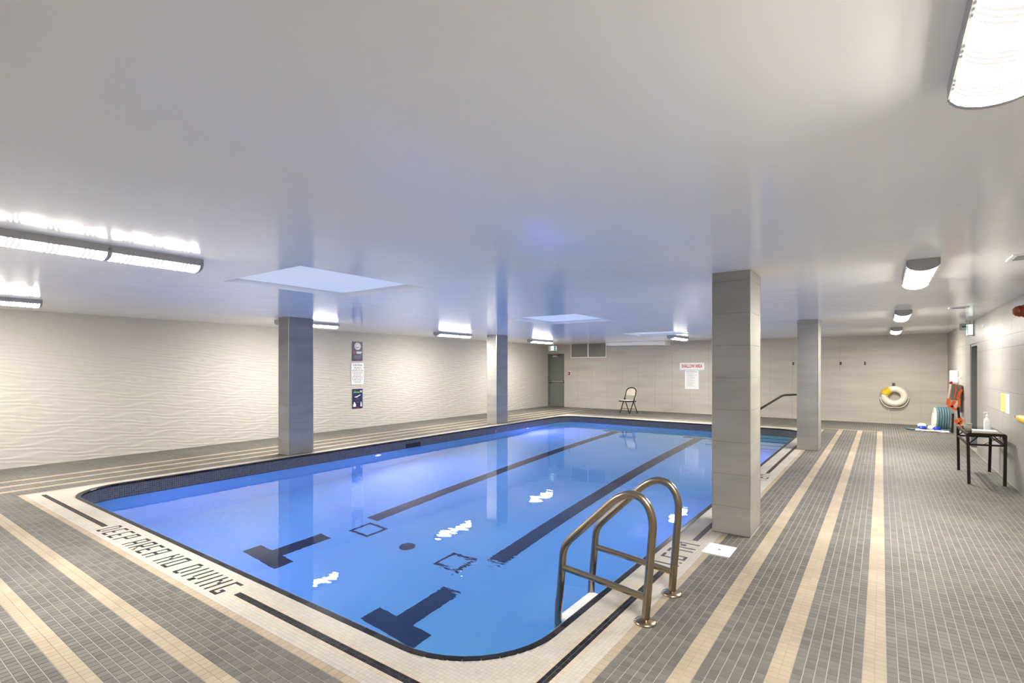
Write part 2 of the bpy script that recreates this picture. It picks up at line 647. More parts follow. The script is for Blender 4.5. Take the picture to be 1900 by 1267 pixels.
x_start = -1.192 - U * 320
ux = np.arange(0, 321)
uy = np.arange(0, int((YFO - (Y0 + P)) / U) + 1)
cxs = -1.192 - (ux + .5) * U            # 0 = first column inside the right tan strip
cys = Y0 + P + (uy + .5) * U            # 0 = first row inside the near tan strip
gx2, gy2 = np.meshgrid(cxs, cys)
kx, ky = np.meshgrid(ux, uy)
gx2, gy2, kx, ky = gx2.ravel(), gy2.ravel(), kx.ravel(), ky.ravel()
ok = (sdf(gx2, gy2) > U * .35) & (gx2 > XLO + P + U / 2) & (gy2 < YFO - U / 2 + .001)
for r_ in list(COLS.values()) + [HATCH]:
    ok &= ~((gx2 > r_[0] - .005) & (gx2 < r_[1] + .005) & (gy2 > r_[2] - .005) & (gy2 < r_[3] + .005))
gx2, gy2, kx, ky = gx2[ok], gy2[ok], kx[ok], ky[ok]
cls = np.zeros(len(gx2), int)           # 0 cream, 1 beige, 2 black
# drain-like double lines: near side rows 4..7, right side columns 4..7
near_on = ((ky >= 4) & (ky <= 7)) & (kx >= 4) & (gx2 > -8.17)
right_on = ((kx >= 4) & (kx <= 7)) & (ky >= 4)
cls[near_on] = 1
cls[right_on] = 1
cls[near_on & (ky >= 5) & (ky <= 6) & (kx >= 5)] = 2
cls[right_on & (kx >= 5) & (kx <= 6) & (ky >= 5)] = 2
# lettering zones: cream ground, black strokes
text_map = {}
def letter_near(body, xleft, row0):
    cells, w = letter_cells(body, 2, 4)
    k0 = int(round((-1.192 - xleft) / U))
    clear = (kx <= k0 + 3) & (kx >= k0 - w - 3) & (ky < 11)
    cls[clear] = 0
    return {(k0 - c, row0 + r_) for c, r_ in cells}
def letter_right(body, ystart, col0, gap=2):
    cells, w = letter_cells(body, gap, 4)
    k0 = int(round((ystart - (Y0 + P)) / U))
    clear = (ky >= k0 - 3) & (ky <= k0 + w + 3) & (kx < 11)
    cls[clear] = 0
    return {(col0 + r_, k0 + c) for c, r_ in cells}     # top of the letters points at the pool
L1 = letter_near('DEEP AREA NO DIVING', -5.975, 2)
L2 = letter_right('1.67M', 3.965, 3)
L3 = letter_right('1.2M', 7.65, 3)
is_letter = [np.array([(a, b_) in L for a, b_ in zip(kx, ky)]) for L in (L1, L2, L3)]
anyl = is_letter[0] | is_letter[1] | is_letter[2]
bulk_tiles('cream_coping_mosaic', 'cream_tile', gx2[(cls == 0) & ~anyl], gy2[(cls == 0) & ~anyl], U / 2 * .97, floor)
bulk_tiles('beige_line_mosaic', 'beige_tile', gx2[(cls == 1) & ~anyl], gy2[(cls == 1) & ~anyl], U / 2 * .97, floor)
bulk_tiles('black_line_mosaic', 'black_tile', gx2[(cls == 2) & ~anyl], gy2[(cls == 2) & ~anyl], U / 2 * .90, floor)
for L, lb in zip(is_letter, ('black mosaic lettering DEEP AREA NO DIVING', 'black mosaic depth mark 1.67M', 'black mosaic depth mark beyond the column')):
    o = bulk_tiles('lettering', 'black_tile', gx2[L], gy2[L], U / 2 * .96, floor)
    o['label'] = lb

# ---- walls
def wall_cells(edges, skip=None):
    return [(edges[i], edges[i + 1]) for i in range(len(edges) - 1)]

def panel_wall(wall, mat, axis, at, us, zs, holes=(), t=.012, gap=.0012):
    """one part per wall tile; axis 'y' = wall facing -y, 'x' = wall facing -x"""
    cache = {}
    for i in range(len(us) - 1):
        for j in range(len(zs) - 1):
            u0, u1, z0, z1 = us[i], us[i + 1], zs[j], zs[j + 1]
            cu, cz = (u0 + u1) / 2, (z0 + z1) / 2
            if any(h[0] < cu < h[1] and h[2] < cz < h[3] for h in holes):
                continue
            key = (round(u1 - u0, 4), round(z1 - z0, 4))
            w, h = (u1 - u0) / 2 - gap, (z1 - z0) / 2 - gap
            if key not in cache:
                mb = MB()
                if axis == 'y':
                    mb.box(-w, w, -t, 0, -h, h)
                else:
                    mb.box(-t, 0, -w, w, -h, h)
                o = mb.build('wall_tile', mat, wall)
                cache[key] = o
            else:
                o = cache[key].copy()
                col.objects.link(o)
                o.parent = wall
            o.location = (cu, at, cz) if axis == 'y' else (at, cu, cz)

DOOR1 = (-10.70, -9.955, -1, 2.055)
wall_far = MB()
wall_far.box(XL, DOOR1[0], YF, YF + .15, 0, ZC)
wall_far.box(DOOR1[0], DOOR1[1], YF, YF + .15, DOOR1[3], ZC)
wall_far.box(DOOR1[1], XR, YF, YF + .15, 0, ZC)
wall_far = wall_far.build('wall_far', 'grout')
tag(wall_far, 'far wall of large beige stone-look tiles', None, kind='structure')
us = [-10.72, DOOR1[1]] + [DOOR1[1] + .6 * k for k in range(1, 19)] + [XR]
zs = [0, .3, .6, .9, 1.2, 1.5, 1.8, 2.055, ZC]
panel_wall(wall_far, 'wall_tile', 'y', YF, us, zs, holes=[DOOR1])

DR = (12.30, 13.17, -1, 1.968)
wr = MB()
wr.box(XR, XR + .15, YB, DR[0], 0, ZC)
wr.box(XR, XR + .15, DR[0], DR[1], DR[3], ZC)
wr.box(XR, XR + .15, DR[1], YF + .15, 0, ZC)
wall_right = wr.build('wall_right', 'grout')
tag(wall_right, 'right hand wall of pale tiles', None, kind='structure')
us = [YB, 6.3] + [6.3 + .6 * k for k in range(1, 11)] + [DR[1]] + [DR[1] + .6 * k for k in range(1, 7)] + [YF - .012]
zs = [0, .3, .6, .9, 1.2, 1.5, 1.8, 1.968, ZC]
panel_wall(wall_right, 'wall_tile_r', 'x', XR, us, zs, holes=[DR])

# left wall: relief tiles, crests meeting in long lens shapes
ny, nz_ = 620, 260
ys = np.linspace(YB, YF, ny)
zz = np.linspace(0, ZC, nz_)
Yg, Zg = np.meshgrid(ys, zz)
ph = Zg / .088 + .36 * np.sin(2 * PI * (Yg / .78 + .40 * Zg / .088)) + .20 * np.sin(2 * PI * (Yg / 1.9 - .13 * Zg / .088)) + .12 * np.sin(2 * PI * (Yg / .41 + .31 * Zg / .088 + 1.3))
t_ = ph - np.floor(ph)
hgt = np.where(t_ < .78, t_ / .78, (1 - t_) / .22)
hgt = .007 * (hgt ** 1.2)
v = np.stack([XL + hgt, Yg, Zg], -1).reshape(-1, 3)
idx = np.arange(ny * nz_).reshape(nz_, ny)
f = np.stack([idx[:-1, :-1], idx[:-1, 1:], idx[1:, 1:], idx[1:, :-1]], -1).reshape(-1, 4)
me = bpy.data.meshes.new('wall_left')
me.vertices.add(len(v)); me.vertices.foreach_set('co', v.ravel())
me.loops.add(f.size); me.loops.foreach_set('vertex_index', f.ravel().astype(np.int32))
me.polygons.add(len(f)); me.polygons.foreach_set('loop_start', np.arange(0, f.size, 4, dtype=np.int32))
me.materials.append(M['wave'])
me.update(calc_edges=True)
wall_left = bpy.data.objects.new('wall_left', me)
col.objects.link(wall_left)
tag(wall_left, 'cream wall with wavy relief running its whole length', None, kind='structure')
wb = box('wall_back', 'plain_wall', XL, XR, YB - .15, YB, 0, ZC)
tag(wb, 'wall behind the camera', None, kind='structure')

# ---- ceiling with three recesses
COF = [(-5.47, -4.08, 2.55, 4.02), (-5.47, -4.08, 7.48, 9.00), (-5.47, -4.08, 12.50, 13.75)]
mb = MB()
xs = [XL, -5.47, -4.08, XR]
yc = [YB] + [q for c_ in COF for q in c_[2:]] + [YF]
for i in range(3):
    for j in range(len(yc) - 1):
        if i == 1 and j % 2 == 1:
            continue
        mb.add([(xs[i], yc[j], ZC), (xs[i + 1], yc[j], ZC), (xs[i + 1], yc[j + 1], ZC), (xs[i], yc[j + 1], ZC)], [(0, 3, 2, 1)])
ceiling = mb.build('ceiling', 'ceiling')
tag(ceiling, 'low semi-gloss white ceiling', None, kind='structure')
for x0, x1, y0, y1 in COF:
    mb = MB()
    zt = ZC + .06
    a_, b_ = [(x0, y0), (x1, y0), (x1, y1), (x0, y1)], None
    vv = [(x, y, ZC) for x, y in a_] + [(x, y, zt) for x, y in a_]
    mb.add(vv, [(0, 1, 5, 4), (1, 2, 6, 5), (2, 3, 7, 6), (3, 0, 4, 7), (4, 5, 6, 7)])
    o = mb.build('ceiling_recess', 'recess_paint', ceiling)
    box('added_glow_panel', 'recess_glow', x0 + .04, x1 - .04, y0 + .04, y1 - .04, zt - .012, zt - .002, o)  # added glowing sheet, makes the recess paler than the ceiling

# ------------------------------------------------------------------ pool
pool = empty('pool_basin', ((PX0 + PX1) / 2, PY0, 0))
tag(pool, 'rectangular indoor swimming pool with rounded corners and black tiled rim', 'pool')
OX, OY = -(PX0 + PX1) / 2, -PY0
def L(x, y, z=0):
    return (x + OX, y + OY, z)
def shell(name, mat, pts, z0, z1, parent, uv=False):
    n = len(pts)
    v = [L(x, y, z0) for x, y in pts] + [L(x, y, z1) for x, y in pts]
    f = [(i, n + i, n + (i + 1) % n, (i + 1) % n) for i in range(n)]
    me = bpy.data.meshes.new(name)
    me.from_pydata(v, [], f)
    if uv:
        per = [0]
        for i in range(n):
            a, c = pts[i], pts[(i + 1) % n]
            per.append(per[-1] + math.hypot(c[0] - a[0], c[1] - a[1]))
        ul = me.uv_layers.new(name='UVMap')
        for p in me.polygons:
            i = p.index
            for li, (u_, z_) in zip(p.loop_indices, ((per[i], z0), (per[i], z1), (per[i + 1], z1), (per[i + 1], z0))):
                ul.data[li].uv = (u_, z_)
    me.materials.append(M[mat])
    o = bpy.data.objects.new(name, me)
    col.objects.link(o)
    o.parent = parent
    return o
shell('waterline_band', 'band', INNER, -.245, -.012, pool, uv=True)
shell('pool_wall', 'plaster', INNER, -2.0, -.245, pool)
PROFILE = [(1.90, -1.86), (4.9, -1.84), (7.6, -1.60), (13.4, -.80), (14.4, -.74)]
def depth(y):
    for (y0, z0), (y1, z1) in zip(PROFILE, PROFILE[1:]):
        if y <= y1:
            return z0 + (z1 - z0) * (y - y0) / (y1 - y0)
    return PROFILE[-1][1]
mb = MB()
for (y0, z0), (y1, z1) in zip(PROFILE, PROFILE[1:]):
    mb.add([L(PX0, y0, z0), L(PX1, y0, z0), L(PX1, y1, z1), L(PX0, y1, z1)], [(0, 1, 2, 3)])
mb.build('pool_floor', 'plaster', pool)

def strip(x0, x1, y0, y1, mb, up=.004):
    cuts = [y0] + [y for y, _ in PROFILE if y0 < y < y1] + [y1]
    for a, c in zip(cuts, cuts[1:]):
        za, zc_ = depth(a) + up, depth(c) + up
        v = [L(x0, a, za), L(x1, a, za), L(x1, c, zc_), L(x0, c, zc_)]
        v += [(q[0], q[1], q[2] - up) for q in v]
        mb.add(v, [(0, 1, 2, 3), (0, 4, 5, 1), (1, 5, 6, 2), (2, 6, 7, 3), (3, 7, 4, 0)])
LW_ = .115
for lx in (-3.74, -5.99):
    mb = MB()
    strip(lx - LW_, lx + LW_, 4.88, 13.30, mb)
    strip(lx - .42, lx + .42, 13.30, 13.46, mb)
    mb.build('lane_line', 'lane', pool)
    mb = MB()
    strip(lx - LW_, lx + LW_, 3.44, 4.12, mb)
    strip(lx - .36, lx + .36, 3.20, 3.44, mb)
    mb.build('lane_line', 'lane', pool)
for cx_ in (-5.72, -4.13):
    mb = MB()
    w, e, cy_ = .185, .058, 4.60
    strip(cx_ - w, cx_ + w, cy_ - w, cy_ - w + e, mb)
    strip(cx_ - w, cx_ + w, cy_ + w - e, cy_ + w, mb)
    strip(cx_ - w, cx_ - w + e, cy_ - w + e, cy_ + w - e, mb)
    strip(cx_ + w - e, cx_ + w, cy_ - w + e, cy_ + w - e, mb)
    mb.build('drain_frame', 'lane', pool)
    c_ = L(cx_, cy_, depth(cy_))
    MB().box(c_[0] - .14, c_[0] + .14, c_[1] - .14, c_[1] + .14, c_[2], c_[2] + .006).build('drain_grate', 'plaster', pool)
c_ = L(-4.90, 4.55, depth(4.55))
MB().lathe([(0, .012), (.085, .012), (.10, .006), (.10, 0)], 28, at=c_).build('main_drain_cover', 'lane', pool)

# steps in the far corner
steps = empty('steps', (0, 0, 0))
steps.parent = pool
for k, (ye, zt) in enumerate(((13.72, -.265), (13.28, -.43), (12.86, -.59), (12.44, -.75))):
    yb_ = PY1 - P if k == 0 else (13.72, 13.28, 12.86)[k - 1]
    a, c = L(-3.35, ye), L(PX1 - P - .002, yb_)
    s_ = box('step', 'plaster', a[0], c[0], a[1], c[1], -1.2, zt, steps)
    box('step_nosing', 'lane', a[0], c[0], a[1] - .004, a[1] + .03, zt - .03, zt + .004, steps)

# nosing: bullnose pieces around the rim
def resample(pts, step):
    n = len(pts)
    per = [0]
    for i in range(n):
        a, c = pts[i], pts[(i + 1) % n]
        per.append(per[-1] + math.hypot(c[0] - a[0], c[1] - a[1]))
    tot = per[-1]
    m_ = int(round(tot / step))
    out, i = [], 0
    for k in range(m_):
        s_ = tot * k / m_
        while per[i + 1] < s_:
            i += 1
        w = (s_ - per[i]) / max(per[i + 1] - per[i], 1e-9)
        a, c = pts[i % n], pts[(i + 1) % n]
        out.append((a[0] + (c[0] - a[0]) * w, a[1] + (c[1] - a[1]) * w))
    return out
MID = rounded(PX0 + P / 2, PX1 - P / 2, PY0 + P / 2, PY1 - P / 2, PR - P / 2, 24)
seg = resample(MID, P * 2)
def nose_profile(w):
    # across: outer edge -> rounded inner edge -> down into the pool
    h = P / 2
    return [(-h, -.0015), (-h, .003), (h * .5, .0035), (h * .85, 0), (h + .003, -.008), (h + .003, -.026), (-h, -.026)]
def nose_mesh(length):
    pr = nose_profile(P)
    n = len(pr)
    w = length / 2 - .0009
    v = [(-w, p[0], p[1]) for p in pr] + [(w, p[0], p[1]) for p in pr]
    f = [tuple(range(n)), tuple(range(n, 2 * n))[::-1]] + [(i, n + i, n + (i + 1) % n, (i + 1) % n) for i in range(n)]
    return v, f
slen = sum(math.hypot(seg[i][0] - seg[i - 1][0], seg[i][1] - seg[i - 1][1]) for i in range(len(seg))) / len(seg)
nv, nfc = nose_mesh(slen)
me_nose = bpy.data.meshes.new('rim_tile')
me_nose.from_pydata(nv, [], nfc)
me_nose.materials.append(M['black_tile_one'])
far_mb = MB()
for i in range(len(seg)):
    a, c = seg[i], seg[(i + 1) % len(seg)]
    cx_, cy_ = (a[0] + c[0]) / 2, (a[1] + c[1]) / 2
    ang = math.atan2(c[1] - a[1], c[0] - a[0])
    zcam = cy_ * ca - cx_ * sa
    if zcam < 7.6:
        o = bpy.data.objects.new('rim_tile', me_nose)
        o.location = L(cx_, cy_, 0)
        o.rotation_euler = (0, 0, ang)
        o.parent = pool
        col.objects.link(o)
    else:
        mt_ = Matrix.Translation(L(cx_, cy_, 0)) @ Matrix.Rotation(ang, 4, 'Z')
        far_mb.add([mt_ @ Vector(q) for q in nv], nfc)
o = far_mb.build('rim_tiles', 'black_tile', pool)
o['kind'] = 'stuff'

# skimmer mouth, anchor ring and underwater lamps
a, c = L(PX0 + P - .01, 7.53), L(PX0 + P + .004, 7.95)
sk = MB()
for (y0, y1, z0, z1) in ((a[1], c[1], -.10, -.09), (a[1], c[1], -.185, -.175), (a[1], a[1] + .012, -.175, -.10), (c[1] - .012, c[1], -.175, -.10)):
    sk.box(a[0], c[0], y0, y1, z0, z1)
sk.build('skimmer_frame', 'darkmetal', pool)
box('skimmer_mouth', 'black', a[0], c[0] - .002, a[1] + .012, c[1] - .012, -.175, -.10, pool)
c_ = L(PX0 + P, 10.62, -.135)
MB().tube([(c_[0] + .02, c_[1] + .03 * math.cos(t), c_[2] + .03 * math.sin(t)) for t in np.linspace(0, 2 * PI, 16, endpoint=False)], .006, 6, closed=True).build('anchor_ring', 'steel', pool)

def pool_lamp(x, y, z, ang, power=1.0):
    """round lamp in the pool wall: ring, lens and its light; ang = heading it faces"""
    rig = empty('pool_lamp', L(x, y, z), ang)
    rig.parent = pool
    MB().lathe([(0, .022), (.05, .018), (.075, .008), (.078, 0)], 24, 'x').build('lamp_lens', 'pool_lens', rig)
    MB().tube([(.008, .088 * math.cos(t), .088 * math.sin(t)) for t in np.linspace(0, 2 * PI, 24, endpoint=False)], .013, 8, closed=True).build('lamp_ring', 'steel', rig)
    ld = bpy.data.lights.new('pool_lamp_light', 'SPOT')
    ld.energy = POOL_LAMP * power
    ld.color = POOL_RGB
    ld.spot_size = R(172)
    ld.spot_blend = .7
    ld.shadow_soft_size = 0.0
    lo = bpy.data.objects.new('pool_lamp_light', ld)
    lo.location = (.06, 0, 0)
    lo.rotation_euler = (0, R(-78), 0)
    lo.parent = rig
    col.objects.link(lo)
for yy, zz_ in ((6.78, -.42), (12.12, -.34)):
    pool_lamp(PX0 + P, yy, zz_, 0)
    pool_lamp(PX1 - P, yy if yy < 12 else 11.3, zz_, PI, .22)
pool_lamp(-6.3, PY0 + P, -.6, PI / 2, .6)  # unseen lamp added on the near wall to light the left corner

# the water
bm = bmesh.new()
vs = [bm.verts.new((x, y, WATER)) for x, y in INNER]
bm.faces.new(vs)
me = bpy.data.meshes.new('pool_water')
bm.to_mesh(me)
bm.free()
me.materials.append(M['water'])
water = bpy.data.objects.new('pool_water', me)
col.objects.link(water)
tag(water, 'calm clear blue water filling the pool', 'water', kind='stuff')

# ------------------------------------------------------------------ columns
def column(key, label):
    x0, x1, y0, y1 = COLS[key]
    cx_, cy_ = (x0 + x1) / 2, (y0 + y1) / 2
    o = empty('column', (cx_, cy_, 0))
    tag(o, label, 'column', 'tiled square columns around the pool')
    w, d = (x1 - x0) / 2, (y1 - y0) / 2
    t = .012
    box('column_core', 'grout', -w + t, w - t, -d + t, d - t, 0, ZC, o)
    zs = [0.004, .255, .55, .845, 1.14, 1.435, 1.73, 2.025, 2.32, ZC - .001]
    cache = {}
    for z0, z1 in zip(zs, zs[1:]):
        h = round((z1 - z0) / 2 - .0008, 4)
        for side in range(4):
            k = (h, side)
            if k not in cache:
                mb = MB()
                if side == 0: mb.box(-w, w, -d, -d + t, -h, h)
                if side == 1: mb.box(-w, w, d - t, d, -h, h)
                if side == 2: mb.box(-w, -w + t, -d + t, d - t, -h, h)
                if side == 3: mb.box(w - t, w, -d + t, d - t, -h, h)
                q = mb.build('column_tile', 'column_tile', o)
                cache[k] = q
            else:
                q = cache[k].copy()
                col.objects.link(q)
                q.parent = o
            q.location = (0, 0, (z0 + z1) / 2)
    trim = MB()
    for sx in (-1, 1):
        for sy in (-1, 1):
            trim.box(sx * w - .0025, sx * w + .0025, sy * d - .0025, sy * d + .0025, 0, ZC)
    tr_ = trim.build('corner_trim', 'steel', o)
    tr_['kind'] = 'stuff'
column('a', 'tiled column beside the wavy wall with three posted signs to its right')
column('b', 'slim looking tiled column across the pool, closest to the exit door')
column('c', 'large tiled column on the near deck between ladder and far rail')
column('d', 'tiled column on the right deck beside the pool steps handrail')

# ------------------------------------------------------------------ ceiling lights
def make_light():
    o = empty('ceiling_light', (0, 0, ZC))
    W, LN, side, sag = .108, .625, .042, .052
    # housing: tray with rounded lower shoulders
    MB().box(-W * 1.0, W * 1.0, -LN, LN, -.022, 0).build('base_plate', 'housing', o)
    na = 10
    def arc(wd, top, sg):
        return [(wd * math.cos(PI * k / na), top - sg * math.sin(PI * k / na)) for k in range(na + 1)]
    rim = MB()
    for s_ in (-1, 1):
        rim.box(min(s_ * W, s_ * (W - .012)), max(s_ * W, s_ * (W - .012)), -LN, LN, -side - .010, -.022)
    rim.build('side_rail', 'housing', o)
    for ya, yb_, nm in ((-LN, -LN + .022, 'end_cap'), (LN - .022, LN, 'end_cap'), (-.014, .014, 'divider')):
        poly = [(W, -.022), (W, -side)] + [(x, z) for x, z in arc(W, -side, sag + .004)[1:-1]] + [(-W, -side), (-W, -.022)]
        MB().prism(poly, ya, yb_, 'y').build(nm, 'housing', o)
    wl = W - .006
    for s_ in (-1, 1):
        y0, y1 = (.014, LN - .022) if s_ > 0 else (-LN + .022, -.014)
        pts = [(W - .012, -side + .018)] + arc(wl, -side, sag) + [(-W + .012, -side + .018)]
        v = [(x, y0, z) for x, z in pts] + [(x, y1, z) for x, z in pts]
        n = len(pts)
        ln = MB().add(v, [(i, i + 1, n + i + 1, n + i) for i in range(n - 1)], True).build('lens', 'diffuser_0', o)
        for _i in range(1, 5):
            ln.data.materials.append(M['diffuser_%d' % _i])
        for p_ in ln.data.polygons:
            xm = abs(p_.center.x) / wl
            ang_ = math.degrees(math.acos(min(xm, 1.0)))
            p_.material_index = 0 if p_.center.z > -side else min(4, int(ang_ / 18))
        for g in range(3):
            for q in (-1, 0, 1):
                yy = y0 + (y1 - y0) * (g + .5) / 3 + q * .027
                pr = arc(wl + .0015, -side, sag + .0025)
                vv = [(x, yy - .0075, z) for x, z in pr] + [(x, yy + .0075, z) for x, z in pr]
                m_ = len(pr)
                MB().add(vv, [(i, i + 1, m_ + i + 1, m_ + i) for i in range(m_ - 1)], True).build('lens_rib', 'rib', ln)
    return o
LIGHTS = [
    (-4.60, 1.325, 'long ceiling light crossing the upper left frame edge'),
    (-9.00, 1.27, 'ceiling light cut by the left frame edge, close above the wavy wall'),
    (-9.00, 5.80, 'ceiling light half hidden behind the column by the wavy wall'),
    (-9.00, 9.95, 'ceiling light between the two columns along the wavy wall'),
    (-9.00, 14.15, 'ceiling light hanging in front of the green exit sign'),
    (-4.72, 14.72, 'ceiling light beside the white box duct over the far deck'),
    (.275, 1.47, 'big ceiling light cut by the upper right corner of the picture'),
    (.275, 5.93, 'second ceiling light along the right deck, before the air vent'),
    (.275, 10.5, 'third ceiling light along the right deck, a small one further back'),
    (.275, 14.7, 'farthest and smallest ceiling light over the right deck near the life ring wall'),
]
proto = make_light()
for i, (x, y, lb) in enumerate(LIGHTS):
    o = proto if i == 0 else copy_tree(proto)
    o.location = (x, y, ZC)
    tag(o, lb, 'ceiling light', 'grey framed ceiling lights')

# ------------------------------------------------------------------ doors
d = empty('door_1', (DOOR1[0], YF, 0))
tag(d, 'grey steel exit door with push bar in the far left corner', None, kind='structure')
wd = DOOR1[1] - DOOR1[0]
box('door_leaf', 'door', .05, wd - .002, .06, .11, 0.004, 2.03, d)
fr_ = MB().box(0, .05, .0, .15, 0, 2.055).box(wd - .03, wd, .11, .15, 0, 2.055).box(0, wd, .0, .15, 2.03, 2.055)
fr_.build('door_frame', 'frame', d)
bar_ = MB().box(.07, wd - .02, -.005, .045, .955, .985).build('push_bar', 'steel', d)
MB().box(.07, .12, .03, .07, .92, 1.01).box(wd - .07, wd - .02, .03, .07, .92, 1.01).build('bar_bracket', 'darkmetal', d)
cl = MB().box(.22, .42, -.0, .06, 1.93, 1.99).build('door_closer', 'steel', d)
MB().bar((.40, -.01, 1.975), (.55, .03, 2.02), .02, .012).build('closer_arm', 'darkmetal', d)

d = empty('door_2', (XR, DR[0], 0))
tag(d, 'recessed doorway with dark grey frame in the right wall', None, kind='structure')
wd = DR[1] - DR[0]
MB().box(0, .16, 0, .045, 0, 1.968).box(0, .16, wd - .045, wd, 0, 1.968).box(0, .16, .045, wd - .045, 1.923, 1.968).build('door_frame', 'frame', d)
box('door_leaf', 'door', .11, .15, .045, wd - .045, .004, 1.923, d)
box('threshold', 'grout', 0, .16, 0, wd, -.02, .003, d)
MB().tube([(.11, .11, 1.0), (.06, .11, 1.0), (.06, .22, 1.0)], .010, 8).build('door_handle', 'steel', d)

# ------------------------------------------------------------------ ladder
lad = empty('pool_ladder', (-1.16, 3.215, 0))
tag(lad, 'bronze coloured steel pool ladder with two arched handrails and white step', 'ladder')
def arch(y):
    pts = [(.01, 0), (.03, .25), (.052, .52), (.056, .585), (.050, .64), (.030, .695), (-.008, .737), (-.055, .755), (-.105, .751), (-.155, .728),
           (-.205, .690), (-.30, .597), (-.40, .500), (-.480, .422), (-.520, .378), (-.545, .335), (-.557, .285), (-.562, .22), (-.580, .02), (-.592, -.11), (-.60, -.55), (-.60, -.95)]
    # smooth the polyline
    out = []
    for i in range(len(pts) - 1):
        p0, p1, p2, p3 = pts[max(i - 1, 0)], pts[i], pts[i + 1], pts[min(i + 2, len(pts) - 1)]
        for k in range(4):
            t = k / 4
            out.append(tuple(.5 * ((2 * p1[j]) + (-p0[j] + p2[j]) * t + (2 * p0[j] - 5 * p1[j] + 4 * p2[j] - p3[j]) * t * t + (-p0[j] + 3 * p1[j] - 3 * p2[j] + p3[j]) * t ** 3) for j in range(2)))
    out.append(pts[-1])
    return [(x, y, z) for x, z in out]
for s_ in (-1, 1):
    y = s_ * .24
    rail = MB().tube(arch(y), .0245, 16).build('handrail', 'bronze', lad)
    MB().tube([(-.562, y, .205), (-.28, y, .180), (.022, y, .150)], .021, 14).build('cross_bar', 'bronze', lad)
    MB().lathe([(.0, .026), (.034, .024), (.046, .016), (.062, .012), (.066, .004), (.066, 0)], 28, at=(.01, y, 0)).build('foot_flange', 'bronze', lad)
def tread(z, mat):
    mb = MB()
    poly = [(-.60, -.215), (-.60, .215), (-.585, .24), (-.50, .235), (-.445, .15), (-.425, 0), (-.445, -.15), (-.50, -.235), (-.585, -.24)]
    mb.prism(poly, z - .025, z, 'z')
    return mb.build('step', mat, lad, bevel=.006)
for z in (-.135, -.42, -.70):
    tread(z, 'white')

# ------------------------------------------------------------------ handrail at the steps
hr = empty('stair_handrail', (-1.70, 14.95, 0))
tag(hr, 'dark sloping handrail over the pool steps, seen between two columns', 'handrail')
def rel(x, y, z): return (x + 1.70, y - 14.95, z)
pth = [rel(-1.66, 15.02, 0), rel(-1.66, 15.02, .70), rel(-1.68, 14.98, .80), rel(-1.72, 14.86, .838), rel(-1.925, 14.10, .850), rel(-1.965, 14.00, .835), rel(-2.32, 13.40, .555), rel(-2.80, 12.62, .20)]
MB().tube(pth, .024, 12).build('rail', 'darkmetal', hr)
MB().tube([rel(-2.80, 12.62, .21), rel(-2.80, 12.62, -.60)], .024, 12).build('post', 'darkmetal', hr)
MB().lathe([(.024, .02), (.055, .012), (.055, 0)], 20, at=rel(-1.66, 15.02, 0)).build('foot_flange', 'darkmetal', hr)

# ------------------------------------------------------------------ skimmer hatch and floor drain
h_ = empty('skimmer_lid', ((HATCH[0] + HATCH[1]) / 2, (HATCH[2] + HATCH[3]) / 2, 0))
tag(h_, 'white square plastic lid set in the deck before the large column', 'lid')
a, c = (HATCH[1] - HATCH[0]) / 2, (HATCH[3] - HATCH[2]) / 2
box('lid_plate', 'white', -a, a, -c, c, -.0015, .004, h_, bevel=.002)
MB().lathe([(0, .0048), (.011, .0048), (.013, .004)], 14).build('lid_screw', 'brush', h_)
fd = empty('floor_drain', (-.18, 9.885, 0))
tag(fd, 'small metal slot drain in the grey deck tiles', 'drain')
box('drain_body', 'steel', -.07, .07, -.03, .03, -.001, .003, fd)
for k in range(5):
    box('drain_slot', 'black', -.06 + k * .026, -.047 + k * .026, -.02, .02, .003, .0035, fd)

# ------------------------------------------------------------------ folding chair
ch = empty('folding_chair', (-6.80, 16.12, 0), R(-17))
tag(ch, 'beige folding chair with dark legs against the far wall', 'chair')
w = .205
back = [(-w, .06, .42)]
bk_path = []
for s_ in (-1, 1):
    # front legs run from the front foot up to the back rest
    pass
def back_arch():
    pts = [(-w, -.20, .01), (-w, .00, .42), (-w, .095, .62), (-w, .125, .72)]
    for k in range(1, 12):
        a = PI - PI * k / 12
        pts.append((w * math.cos(a), .125 + .035 * math.sin(a), .72 + .135 * math.sin(a)))
    pts += [(w, .125, .72), (w, .095, .62), (w, .00, .42), (w, -.20, .01)]
    return pts
MB().tube(back_arch(), .016, 10).build('leg_frame', 'darkmetal', ch)
for s_ in (-1, 1):
    MB().tube([(s_ * (w - .03), .23, .01), (s_ * (w - .03), .02, .43)], .015, 10).build('rear_leg', 'darkmetal', ch)
    MB().prism([(-.02, .40), (.07, .40), (.075, .47), (.04, .53), (.01, .47)], s_ * (w - .012) - .004, s_ * (w - .012) + .004, 'x').build('hinge_plate', 'darkmetal', ch)
MB().tube([(-w, -.125, .17), (w, -.125, .17)], .008, 8).build('front_stretcher', 'darkmetal', ch)
MB().tube([(-w + .03, .165, .14), (w - .03, .165, .14)], .008, 8).build('rear_stretcher', 'darkmetal', ch)
pan = []
for k in range(13):
    a = PI - PI * k / 12
    pan.append(((w - .012) * math.cos(a), .72 + .125 * math.sin(a)))
pan = [(-(w - .012), .60)] + pan + [((w - .012), .60)]
mb = MB()
vv = [(x, .09 + (z - .60) * .27 - .012 * (1 - (x / w) ** 2) * -1, z) for x, z in pan]
n = len(vv)
vv2 = [(x, y + .012, z) for x, y, z in vv]
mb.add(vv + vv2, [tuple(range(n)), tuple(range(n, 2 * n))[::-1]] + [(i, (i + 1) % n, n + (i + 1) % n, n + i) for i in range(n)])
mb.build('backrest', 'chairpad', ch)
box('seat', 'chairseat', -w + .006, w - .006, -.24, .13, .425, .448, ch, bevel=.01)
